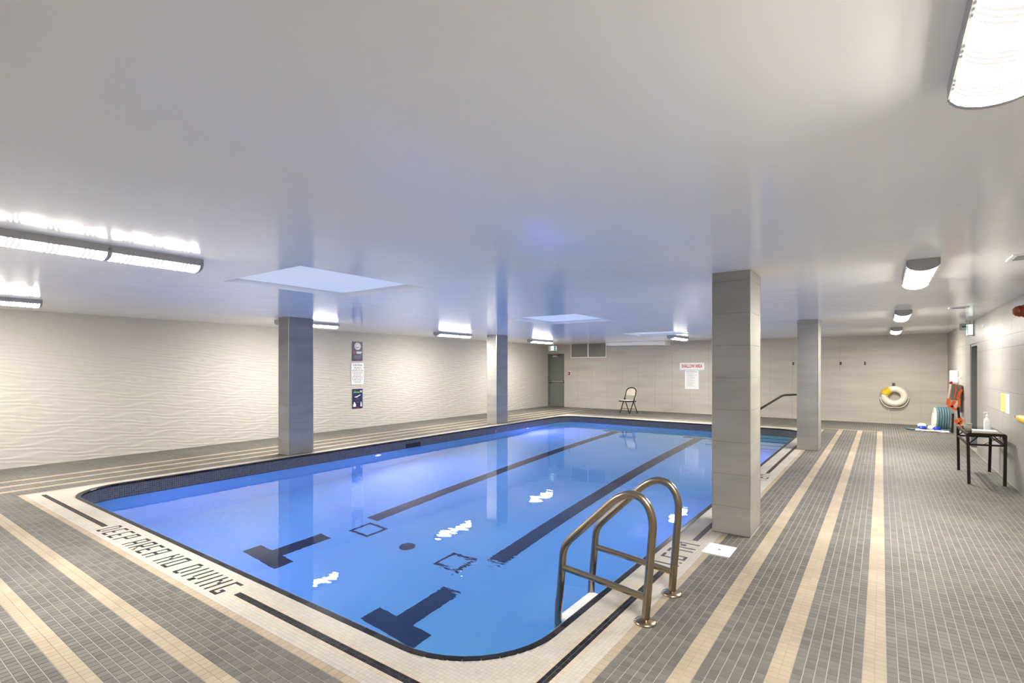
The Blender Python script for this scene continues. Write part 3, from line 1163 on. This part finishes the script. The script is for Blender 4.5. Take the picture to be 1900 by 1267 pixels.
MB().box(-w, w, -.25, -.235, .395, .432).box(-w, -w + .014, -.235, .13, .395, .432).box(w - .014, w, -.235, .13, .395, .432).build('seat_frame', 'darkmetal', ch)

# ------------------------------------------------------------------ table and what stands on it
tb = empty('side_table', (1.115, 9.60, 0))
tag(tb, 'narrow dark metal table with glass top against the right wall', 'table')
tw, tl, th = .185, .57, .655
feet = [(-.18, -.61), (.175, -.525), (-.18, .51), (.17, .60)]
tops = [(-tw, -tl), (tw, -tl), (-tw, tl), (tw, tl)]
tops = [(-.195, -.60), (.18, -.46), (-.205, .50), (.17, .42)]
tops = [(-.19, -.585), (.185, -.50), (-.19, .50), (.18, .56)]
for (fx, fy), (tx, ty) in zip(feet, tops):
    MB().bar((fx, fy, 0), (tx, ty, th - .005), .032).build('leg', 'darkmetal', tb)
def frame_at(z, w_):
    q = []
    for (fx, fy), (tx, ty) in zip(feet, tops):
        k = z / th
        q.append((fx + (tx - fx) * k, fy + (ty - fy) * k, z))
    for a, c in ((0, 1), (1, 3), (3, 2), (2, 0)):
        MB().bar(q[a], q[c], w_, w_).build('rail', 'darkmetal', tb)
    return q
qt = frame_at(th - .01, .026)
ql = frame_at(th - .14, .022)
def mix(a, c, k): return tuple(a[i] + (c[i] - a[i]) * k for i in range(3))
for a, c in ((0, 1), (1, 0), (0, 2), (2, 0), (1, 3), (3, 1), (2, 3), (3, 2)):
    MB().bar(ql[a], mix(qt[a], qt[c], .33 if {a, c} in ({0, 1}, {2, 3}) else .2), .014, .012).build('corner_brace', 'darkmetal', tb)
for s_ in (0, 1):
    a, c = (ql[0], qt[2]) if s_ == 0 else (ql[2], qt[0])
    MB().bar(mix(ql[0], ql[1], .4), mix(qt[0], qt[1], .95), .006).build('tie_rod', 'darkmetal', tb) if s_ else None
mb = MB()
tv = [(qt[i][0] * .985, qt[i][1] * .99) for i in (0, 1, 3, 2)]
mb.prism(tv, th + .003, th + .011, 'z')
mb.build('glass_top', 'glass', tb)
TZ = th + .0115
pb = empty('pump_bottle', (1.185, 9.56, TZ))
tag(pb, 'white pump bottle standing on the glass table', 'bottle')
MB().lathe([(0, 0), (.036, 0), (.040, .006), (.040, .13), (.036, .15), (.016, .168), (.014, .185), (0, .185)], 24).build('bottle_body', 'white', pb)
MB().lathe([(0, .183), (.018, .183), (.018, .205), (.006, .21), (.006, .235), (.012, .238), (.012, .248), (0, .25)], 16).build('pump_neck', 'white', pb)
MB().tube([(0, 0, .243), (-.03, -.02, .243), (-.045, -.03, .236)], .006, 8).build('pump_spout', 'white', pb)
cp = empty('small_cup', (.955, 9.30, TZ))
tag(cp, 'khaki cup on the left end of the glass table', 'cup')
MB().lathe([(0, 0), (.036, 0), (.042, .10), (.039, .10), (.033, .006), (0, .006)], 20).build('cup_body', 'cup', cp)
MB().tube([(.044 * math.cos(t), .044 * math.sin(t), .10) for t in np.linspace(0, 2 * PI, 20, endpoint=False)], .0025, 6, closed=True).build('cup_lip', 'cup', cp)
cb = empty('paper_pad', (1.10, 9.27, TZ))
tag(cb, 'white pad of paper lying on the glass table', 'paper pad')
box('pad_sheets', 'paper', -.11, .14, -.15, .10, 0, .022, cb)
box('pad_board', 'chairpad', -.115, .145, -.155, -.150, 0, .026, cb)
pn = tag(MB().tube([(0, 0, .005), (.05, .16, .005)], .005, 8).build('pen', 'darkmetal'), 'dark pen lying on the right end of the glass table', 'pen')
pn.location = (1.20, 9.22, TZ)

# ------------------------------------------------------------------ signs on the wavy wall
RX = (PI / 2, 0, PI / 2)
XS = XL + .0125
def sign_left(name, mat, y0, y1, z0, z1, label, cat='sign'):
    o = empty(name, (XS, (y0 + y1) / 2, (z0 + z1) / 2))
    tag(o, label, cat)
    w, h = (y1 - y0) / 2, (z1 - z0) / 2
    box('sign_panel', mat, 0, .006, -w, w, -h, h, o)
    return o, w, h
def line_x(o, mat, y0, y1, z, h, name='print_line'):
    return box(name, mat, .006, .0068, y0, y1, z - h / 2, z + h / 2, o)
s1, w, h = sign_left('warning_sign', 'navy', 8.11, 8.42, 1.69, 2.175, 'navy sign with white disc, topmost of three on the wavy wall')
MB().lathe([(0, .0075), (.095, .0075), (.095, .006)], 32, 'x', (0, 0, .125)).build('white_disc', 'paper', s1)
MB().prism([(-.045, .085), (.045, .085), (.05, .10), (.02, .10), (0, .092), (-.02, .10), (-.05, .10)], .0076, .0082, 'x').build('swimmer_mark', 'navy', s1)
MB().lathe([(.045, .0082), (.052, .0082)], 24, 'x', (0, 0, .145)).build('disc_ring', 'ink', s1)
line_x(s1, 'red_ink', -.13, -.06, -.03, .04)
line_x(s1, 'paper', -.03, .13, -.02, .022)
line_x(s1, 'paper', -.03, .11, -.05, .022)
for k in range(4):
    line_x(s1, 'ink', -.10, .11 - .02 * (k % 2), -.115 - k * .022, .010)
line_x(s1, 'red_ink', -.04, .04, -.228, .014)
s2, w, h = sign_left('caution_sign', 'paper', 8.08, 8.455, 1.10, 1.635, 'white caution notice between two navy signs on the wavy wall')
text('caution_word', 'CAUTION', .062, 'ink', s2, (.0065, 0, h - .055), RX, bold=.002)
for k, ln in enumerate((.22, .26, .34, .33, .30, .24, .32, .34, .32, .27, .19)):
    z = h - .115 - k * .037
    x = -ln / 2
    rr = random.Random(k)
    while x < ln / 2 - .02:
        wl_ = min(rr.uniform(.03, .08), ln / 2 - x)
        line_x(s2, 'ink', x, x + wl_, z, .015)
        x += wl_ + .013
s3, w, h = sign_left('shower_sign', 'navy', 8.11, 8.42, .50, .985, 'navy sign with green heading, lowest of three on the wavy wall')
line_x(s3, 'ink', -.12, -.03, .195, .016)
line_x(s3, 'brightgreen', -.12, .07, .16, .026)
line_x(s3, 'paper', .08, .13, .19, .018)
line_x(s3, 'paper', .09, .13, .165, .018)
MB().prism([(-.09, .05), (-.02, .06), (.04, .085), (.09, .10), (.08, .075), (.03, .06), (-.01, .035), (-.07, .03)], .006, .0068, 'x').build('swimmer_mark', 'paper', s3)
MB().bar((.0065, -.05, -.05), (.0065, 0, .03), .006).bar((.0065, .05, -.05), (.0065, 0, .03), .006).build('arrow_mark', 'ink', s3)
MB().prism([(-.13, -.20), (-.05, -.20), (-.045, -.14), (-.07, -.12), (-.08, -.085), (-.11, -.085), (-.115, -.13), (-.135, -.15)], .006, .0068, 'x').build('shower_mark', 'paper', s3)
MB().prism([(.085, -.20), (.13, -.20), (.125, -.12), (.115, -.08), (.10, -.08), (.095, -.12)], .006, .0068, 'x').build('bottle_mark', 'paper', s3)
line_x(s3, 'ink', -.03, .04, -.09, .012)
line_x(s3, 'red_ink', -.04, .04, -.225, .014)

# ------------------------------------------------------------------ far wall fittings (front of the tiles at YF - .012)
YT = YF - .0125
RY = (PI / 2, 0, 0)
def flat_y(o, mat, x0, x1, z0, z1, y0, y1, name):
    return box(name, mat, x0, x1, y0, y1, z0, z1, o)
sg = empty('shallow_area_sign', (-5.10, YT, 1.563))
tag(sg, 'white sign with red lettering SHALLOW AREA on the far wall', 'sign')
flat_y(sg, 'paper', -.40, .40, -.118, .118, -.008, 0, 'sign_panel')
text('sign_lettering', 'SHALLOW AREA', .155, 'red_ink', sg, (0, -.0085, 0), RY, sx=.58, bold=.004)
ns = empty('pool_notice', (-5.105, YT, 1.115))
tag(ns, 'white printed notice under the red lettered sign', 'notice')
flat_y(ns, 'paper', -.225, .225, -.308, .308, -.005, 0, 'notice_sheet')
flat_y(ns, 'ink', -.19, .17, .262, .274, -.0056, -.005, 'print_line')
for k in range(13):
    wl_ = random.uniform(.20, .34)
    flat_y(ns, 'grille', -.16, -.16 + wl_, .225 - k * .036, .225 - k * .036 + .007, -.0056, -.005, 'print_line')
# ventilation grille
gr = empty('air_grille', (-8.92, YT, 2.165))
tag(gr, 'wide double ventilation grille high on the far wall', 'grille')
mb = MB().box(-.74, .74, -.02, 0, .25, .28).box(-.74, .74, -.02, 0, -.28, -.25).box(-.74, -.715, -.02, 0, -.25, .25).box(.715, .74, -.02, 0, -.25, .25).box(-.02, .02, -.02, 0, -.25, .25)
mb.build('grille_frame', 'white_paint', gr)
flat_y(gr, 'grille', -.715, .715, -.25, .25, -.004, 0, 'grille_backing')
cache = None
for s_ in (-1, 1):
    for k in range(12):
        z = -.23 + k * .042
        if cache is None:
            cache = box('grille_slat', 'grille', -.345, .345, -.016, -.004, -.010, .010, gr)
            q = cache
            q.rotation_euler = (R(20), 0, 0)
        else:
            q = cache.copy(); col.objects.link(q); q.parent = gr
        q.location = (s_ * .3675, 0, z)
# box duct under the ceiling
dk = empty('box_duct', (-6.87, YF - .32, ZC - .004))
tag(dk, 'white box duct hung under the ceiling at the far wall', 'duct')
MB().prism([(-1.05, 0), (1.06, 0), (1.06, -.145), (.78, -.125), (-1.05, -.11)], -.28, .30, 'y').build('duct_body', 'white_paint', dk)
MB().box(-1.06, 1.07, -.285, -.27, -.02, 0).build('duct_flange', 'white_paint', dk)
# exit sign at the far door
ex = empty('exit_sign', (-10.10, 16.75, ZC))
tag(ex, 'green and white exit sign above the far steel door', 'exit sign')
def running_man(o, mat, s, y, name, flip=1):
    mb = MB()
    for poly in ([(-.01, .05), (.01, .05), (.016, .066), (0, .078), (-.016, .066)],
                 [(-.03, .045), (.02, .045), (.03, -.01), (-.02, -.01)],
                 [(.02, .045), (.055, .01), (.045, 0), (.012, .03)], [(-.03, .045), (-.06, .02), (-.055, .01), (-.02, .03)],
                 [(.03, -.01), (.055, -.05), (.04, -.055), (.005, -.01)], [(-.02, -.01), (-.03, -.04), (-.065, -.05), (-.06, -.062), (-.018, -.052), (.005, -.01)]):
        mb.prism([(flip * p[0] * s[0] + s[2], p[1] * s[1]) for p in poly], y - .0015, y, 'y')
    return mb.build(name, mat, o)
box('sign_case', 'white', -.165, .165, -.03, .03, -.25, -.075, ex, bevel=.006)
box('sign_face', 'exit_face', -.155, .155, -.033, -.030, -.24, -.085, ex)
box('green_panel', 'green', -.150, -.075, -.0345, -.033, -.235, -.090, ex)
box('green_panel', 'green', .065, .140, -.0345, -.033, -.235, -.090, ex)
rm = running_man(ex, 'paper', (.8, 1.0, -.112), -.0345, 'running_figure'); rm.location = (0, 0, -.163)
rm = MB().prism([(.085, -.02), (.105, -.02), (.105, -.045), (.128, 0), (.105, .045), (.105, .02), (.085, .02)], -.036, -.0345, 'y').build('arrow_mark', 'paper', ex)
rm.location = (0, 0, -.163)
MB().box(-.02, .02, -.02, .02, -.075, 0).build('sign_stem', 'white', ex)
# red call point
fp = empty('fire_call_point', (-9.72, YT, 1.30))
tag(fp, 'small dark red fire alarm call point beside the steel door', 'alarm')
box('call_point_plate', 'white_paint', -.062, .062, -.008, 0, -.085, .085, fp)
box('call_point_body', 'red', -.042, .042, -.05, -.008, -.062, .062, fp, bevel=.006)
box('call_point_lever', 'white_paint', -.025, .025, -.056, -.05, -.014, .006, fp)
# sprinkler head / camera at the ceiling
sp = empty('ceiling_sprinkler', (-3.62, 15.9, ZC))
tag(sp, 'little white sprinkler head on the ceiling left of the large column', 'sprinkler')
MB().lathe([(0, 0), (.06, 0), (.06, -.012), (.022, -.03), (.018, -.07), (.05, -.075), (.05, -.085), (0, -.085)], 16).build('sprinkler_body', 'white', sp)
MB().lathe([(0, -.115), (.035, -.112), (.035, -.118), (0, -.121)], 16).build('deflector', 'steel', sp)
MB().tube([(.018, 0, -.085), (.022, 0, -.10), (.01, 0, -.115)], .004, 6).tube([(-.018, 0, -.085), (-.022, 0, -.10), (-.01, 0, -.115)], .004, 6).build('frame_arms', 'steel', sp)
# hooks
for x, lb in ((-2.13, 'small dark wall hook just left of the column by the steps'), (-.938, 'small dark wall hook midway on the far wall, right of the column'), (-.369, 'small dark wall hook nearest the life ring')):
    hk = empty('wall_hook', (x, YT, 1.64))
    tag(hk, lb, 'hook', 'hooks on the far wall')
    box('hook_plate', 'brush', -.022, .022, -.006, 0, -.045, .045, hk)
    MB().tube([(0, -.006, .02), (0, -.05, .01), (0, -.06, .03)], .008, 8).build('hook_arm', 'brush', hk)

# life ring
lr = empty('life_ring', (.285, YT - .03, .752))
tag(lr, 'ivory life ring with yellow rope hung on the far wall', 'life ring')
mb = MB()
mb.tube([(.215 * math.cos(t), -.085, .195 * math.sin(t)) for t in np.linspace(0, 2 * PI, 40, endpoint=False)], .082, 16, closed=True)
mb.build('ring_body', 'ivory', lr)
def cord(t):
    a = PI * 1.02 + t * PI * .98
    dip = .035 * abs(math.sin(t * 2 * PI))
    return ((.305 + dip * .3) * math.cos(a), -.05 - .03 * math.sin(t * PI), -.01 + (.285 + dip) * math.sin(a))
MB().tube([cord(k / 30) for k in range(31)], .011, 8).build('grab_line', 'ivory', lr)
mb = MB()
rr = random.Random(3)
for k in range(9):
    a = R(118 + k * 5.5)
    pts = []
    for j in range(14):
        t = 2 * PI * j / 14
        rad = .215 + .098 * math.cos(t)
        pts.append((rad * math.cos(a), -.085 + .098 * math.sin(t), .195 / .215 * rad * math.sin(a)))
    mb.tube(pts, .012, 6, closed=True)
mb.build('yellow_rope_coil', 'yellow', lr)
MB().tube([(-.10, -.17, .20), (-.14, -.19, .13), (-.13, -.18, .05)], .012, 6).tube([(-.16, -.18, .18), (-.18, -.17, .08), (-.15, -.17, .0)], .012, 6).build('rope_tail', 'yellow', lr)
MB().tube([(-.02, 0, .31), (-.02, -.09, .30), (-.02, -.09, .335)], .014, 8).build('ring_hook', 'brush', lr)
MB().box(-.05, .02, -.006, 0, .25, .36).build('hook_plate', 'brush', lr)
mb = MB().tube([(-.20, -.02, -.24), (-.13, -.012, -.35), (-.12, -.012, -.52), (-.10, -.012, -.72)], .005, 6)
mb.build('throw_line', 'rope', lr)

# ------------------------------------------------------------------ gear in the far right corner
XW = XR - .0125
tp = empty('paper_towel_box', (XW, 15.15, 1.30))
tag(tp, 'white paper dispenser on the right wall above the rescue pack', 'dispenser')
box('dispenser_body', 'white', -.13, 0, -.14, .14, -.12, .155, tp, bevel=.02)
box('dispenser_slot', 'brush', -.132, -.128, -.09, .09, -.10, -.088, tp)
rp = empty('rescue_pack', (XW, 14.35, 1.20))
tag(rp, 'taupe rescue pack with orange straps hanging on the right wall', 'rescue pack')
pk = MB()
pk.prism([(-.19, .0), (-.02, -.04), (-.03, -.38), (-.235, -.345)], -.20, .16, 'y')
pk.build('pack_body', 'olive', rp, bevel=.02)
MB().box(-.04, 0, -.12, .12, -.62, -.06).build('back_panel', 'brush', rp)
def strap(pts, w=.05):
    mb = MB()
    for a, c in zip(pts, pts[1:]):
        mb.bar(a, c, w, .006, up=(0, 1, 0))
    return mb.build('orange_strap', 'orange', rp)
strap([(-.125, -.215, -.02), (-.12, -.212, -.16), (-.155, -.205, -.35)], .016)
strap([(-.03, -.235, -.13), (-.065, -.235, -.20), (-.085, -.235, -.30), (-.07, -.235, -.42), (-.09, -.235, -.50)], .045)
strap([(-.235, -.20, -.33), (-.25, -.21, -.46), (-.20, -.22, -.50), (-.14, -.22, -.37)], .06)
strap([(-.20, -.22, -.48), (-.14, -.22, -.55), (-.09, -.23, -.54)], .05)
strap([(-.08, -.235, -.70), (-.03, -.235, -.80), (-.08, -.235, -.86), (-.13, -.235, -.76)], .06)
MB().bar((-.09, -.235, -.50), (-.075, -.235, -.72), .04, .008, up=(0, 1, 0)).build('dark_strap', 'darkmetal', rp)
MB().lathe([(0, .02), (.03, .012), (.032, -.01), (0, -.02)], 14, 'y', (-.205, -.21, .01)).build('red_buckle', 'red_ink', rp)
MB().tube([(-.02, -.04, .10), (-.07, -.04, .09), (-.06, -.04, -.02)], .010, 8).build('hanging_hook', 'steel', rp)

hs = empty('vacuum_hose_coil', (1.19, 16.15, 0), R(6))
tag(hs, 'upright coil of teal pool hose with white face in the corner', 'hose')
for k in range(5):
    x = -.09 + k * .048
    rad = .27 - .006 * (k % 2)
    pts = [(x + .004 * math.sin(3 * t), .5 * rad * math.cos(t), .285 + rad * math.sin(t)) for t in np.linspace(0, 2 * PI, 40, endpoint=False)]
    MB().tube(pts, .026, 10, closed=True).build('hose_loop', 'teal', hs)
pts = [(-.135, .48 * .25 * math.cos(t), .275 + .25 * math.sin(t)) for t in np.linspace(0, 2 * PI, 40, endpoint=False)]
MB().tube(pts, .026, 10, closed=True).build('white_hose_loop', 'ivory', hs)
pts = [(-.165, .44 * .20 * math.cos(t), .21 + .19 * math.sin(t)) for t in np.linspace(0, 2 * PI, 36, endpoint=False)]
MB().tube(pts, .024, 10, closed=True).build('white_hose_loop', 'ivory', hs)
MB().tube([(-.10, -.16, .03), (.0, -.19, .026), (.12, -.12, .026), (.16, -.02, .05)], .026, 10).build('hose_tail', 'teal', hs)

st = empty('leaning_pole', (1.335, 15.62, 0))
tag(st, 'dark pole standing between hose coil and right wall', 'pole')
MB().tube([(0, 0, .0), (.01, 0, .46)], .020, 10).build('pole_shaft', 'darkmetal', st)
MB().lathe([(0, .012), (.03, .012), (.03, 0), (0, 0)], 12).build('pole_foot', 'brush', st)

lp = empty('lane_rope', (.62, 16.0, 0))
tag(lp, 'lane rope with blue and white floats heaped on the floor below the life ring', 'rope')
def rp_(x, y, z): return (x - .62, y - 16.0, z)
def floatp(x, y, z, mat, rx=.075, rr_=.055, ang=0, parent=lp):
    mb = MB().lathe([(0, -rx), (rr_ * .6, -rx * .92), (rr_, -rx * .5), (rr_, rx * .5), (rr_ * .6, rx * .92), (0, rx)], 16, 'x')
    o = mb.build('float', mat, parent)
    o.location = rp_(x, y, z); o.rotation_euler = (0, 0, ang)
    return o
floatp(.80, 15.98, .115, 'white', .085, .058, .2)
floatp(.80, 15.84, .060, 'bluefloat', .085, .060, .15)
floatp(.98, 15.90, .075, 'white', .08, .06, -.1)
floatp(1.07, 15.78, .062, 'bluefloat', .075, .062, .3)
floatp(.72, 15.72, .03, 'white', .06, .03, .2)
rr = random.Random(11)
for j in range(4):
    pts = [rp_(.78 + .125 * k, 15.66 - .045 * k * .5 + .05 * math.sin(1.9 * k + j * 1.6) + j * .03, .016 + .012 * ((k + j) % 3)) for k in range(5 if j == 0 else 5)]
    MB().tube(pts, .015, 8).build('rope_strand', 'rope' if j % 2 == 0 else 'ivory', lp)
MB().tube([rp_(.55, 16.02, .03), rp_(.50, 15.95, .03), rp_(.56, 15.86, .03), rp_(.66, 15.84, .03), rp_(.72, 15.90, .03)], .022, 8).build('teal_rope_end', 'teal', lp)
for j, (x, y) in enumerate(((.88, 15.70), (.98, 15.66), (1.06, 15.68), (1.14, 15.64), (1.21, 15.63))):
    floatp(x, y, .022, 'bluefloat' if j % 2 else 'white', .022, .022, .4 * j)

# ------------------------------------------------------------------ right wall fittings
er = empty('exit_sign', (XW, 12.85, 2.25))
tag(er, 'grey exit sign on a bracket above the recessed doorway', 'exit sign')
box('bracket_plate', 'housing', -.185, -.085, .03, .05, -.02, .105, er)
MB().box(-.15, -.02, .0, .03, .03, .06).build('bracket_arm', 'brush', er)
box('sign_case', 'housing', -.085, -.004, -.15, .03, -.13, .085, er, bevel=.006)
box('sign_face', 'exit_face', -.078, -.011, -.1535, -.150, -.12, .075, er)
box('sign_face', 'exit_face', -.0885, -.085, -.14, .02, -.12, .075, er)
box('green_panel', 'green', -.0895, -.0885, -.13, -.05, -.10, .055, er)
MB().lathe([(0, -.05), (.022, -.04), (.026, 0), (0, .01)], 14, 'y', (-.05, -.04, .115)).lathe([(0, -.05), (.022, -.04), (.026, 0), (0, .01)], 14, 'y', (-.10, .0, .125)).build('emergency_lamp', 'white', er)
al = empty('alarm_beacon', (XW, 8.53, 2.200))
tag(al, 'amber domed alarm beacon on the right wall at the picture edge', 'alarm')
MB().lathe([(0, 0), (.075, 0), (.075, -.02), (0, -.02)], 20, 'x').build('beacon_base', 'red', al)
MB().lathe([(.066, -.02), (.066, -.05), (.055, -.085), (.03, -.105), (0, -.11)], 20, 'x').build('beacon_dome', 'amber', al)
MB().lathe([(.068, -.045), (.071, -.05), (.068, -.055)], 20, 'x').build('beacon_band', 'red', al)
ys_ = empty('yellow_notice', (XW, 9.87, 1.035))
tag(ys_, 'narrow yellow notice on the right wall above the table', 'notice')
box('notice_sheet', 'paleyellow', -.004, 0, -.14, .14, -.125, .125, ys_)
for k in range(5):
    box('print_line', 'yellow', -.0045, -.004, -.10, .10, .085 - k * .045, .10 - k * .045, ys_)
ws_ = empty('white_notice', (XW, 9.55, 1.035))
tag(ws_, 'white notice sheet beside the yellow one on the right wall', 'notice')
box('notice_sheet', 'paper', -.004, 0, -.13, .13, -.13, .13, ws_)
for k in range(7):
    box('print_line', 'grille', -.0045, -.004, -.10, .10, .10 - k * .034, .108 - k * .034, ws_)
yf = empty('rescue_float', (XW, 8.24, .935))
tag(yf, 'yellow float with red tip fixed to the right wall at the picture edge', 'float')
MB().lathe([(0, .28), (.020, .28), (.022, .22), (.0, .22)], 16, 'y', (-.07, 0, 0)).build('red_tip', 'red', yf)
MB().lathe([(0, .225), (.022, .22), (.034, .14), (.045, .0), (.045, -.30), (.03, -.38), (0, -.40)], 20, 'y', (-.07, 0, 0)).build('float_body', 'yellow', yf)
box('float_clip', 'brush', -.075, 0, -.06, -.03, -.02, .02, yf)
# ceiling vents
for x, y, lb in ((.98, 5.66, 'square ceiling air vent at the right picture edge'), (.92, 9.95, 'small ceiling air vent further back near the right wall')):
    vt = empty('air_vent', (x, y, ZC))
    tag(vt, lb, 'air vent', 'ceiling air vents')
    s_ = .15 if y < 7 else .11
    MB().box(-s_, s_, -s_, -s_ + .03, -.012, 0).box(-s_, s_, s_ - .03, s_, -.012, 0).box(-s_, -s_ + .03, -s_ + .03, s_ - .03, -.012, 0).box(s_ - .03, s_, -s_ + .03, s_ - .03, -.012, 0).build('vent_frame', 'white_paint', vt)
    box('vent_backing', 'grille', -s_ + .03, s_ - .03, -s_ + .03, s_ - .03, -.003, 0, vt)
    for k in range(5):
        yy = -s_ + .05 + k * (2 * s_ - .10) / 4
        MB().bar((-s_ + .03, yy, -.007), (s_ - .03, yy, -.007), .018, .003, up=(0, .7, .7)).build('vent_slat', 'housing', vt)
wd_ = empty('wall_sensor', (XW, 11.6, 2.22))
tag(wd_, 'tiny white round sensor on the right wall beside the exit sign', 'sensor')
MB().lathe([(0, -.02), (.015, -.018), (.022, 0)], 16, 'x').build('sensor_dome', 'white', wd_)
box('sensor_base', 'white', -.004, 0, -.026, .026, -.026, .026, wd_)
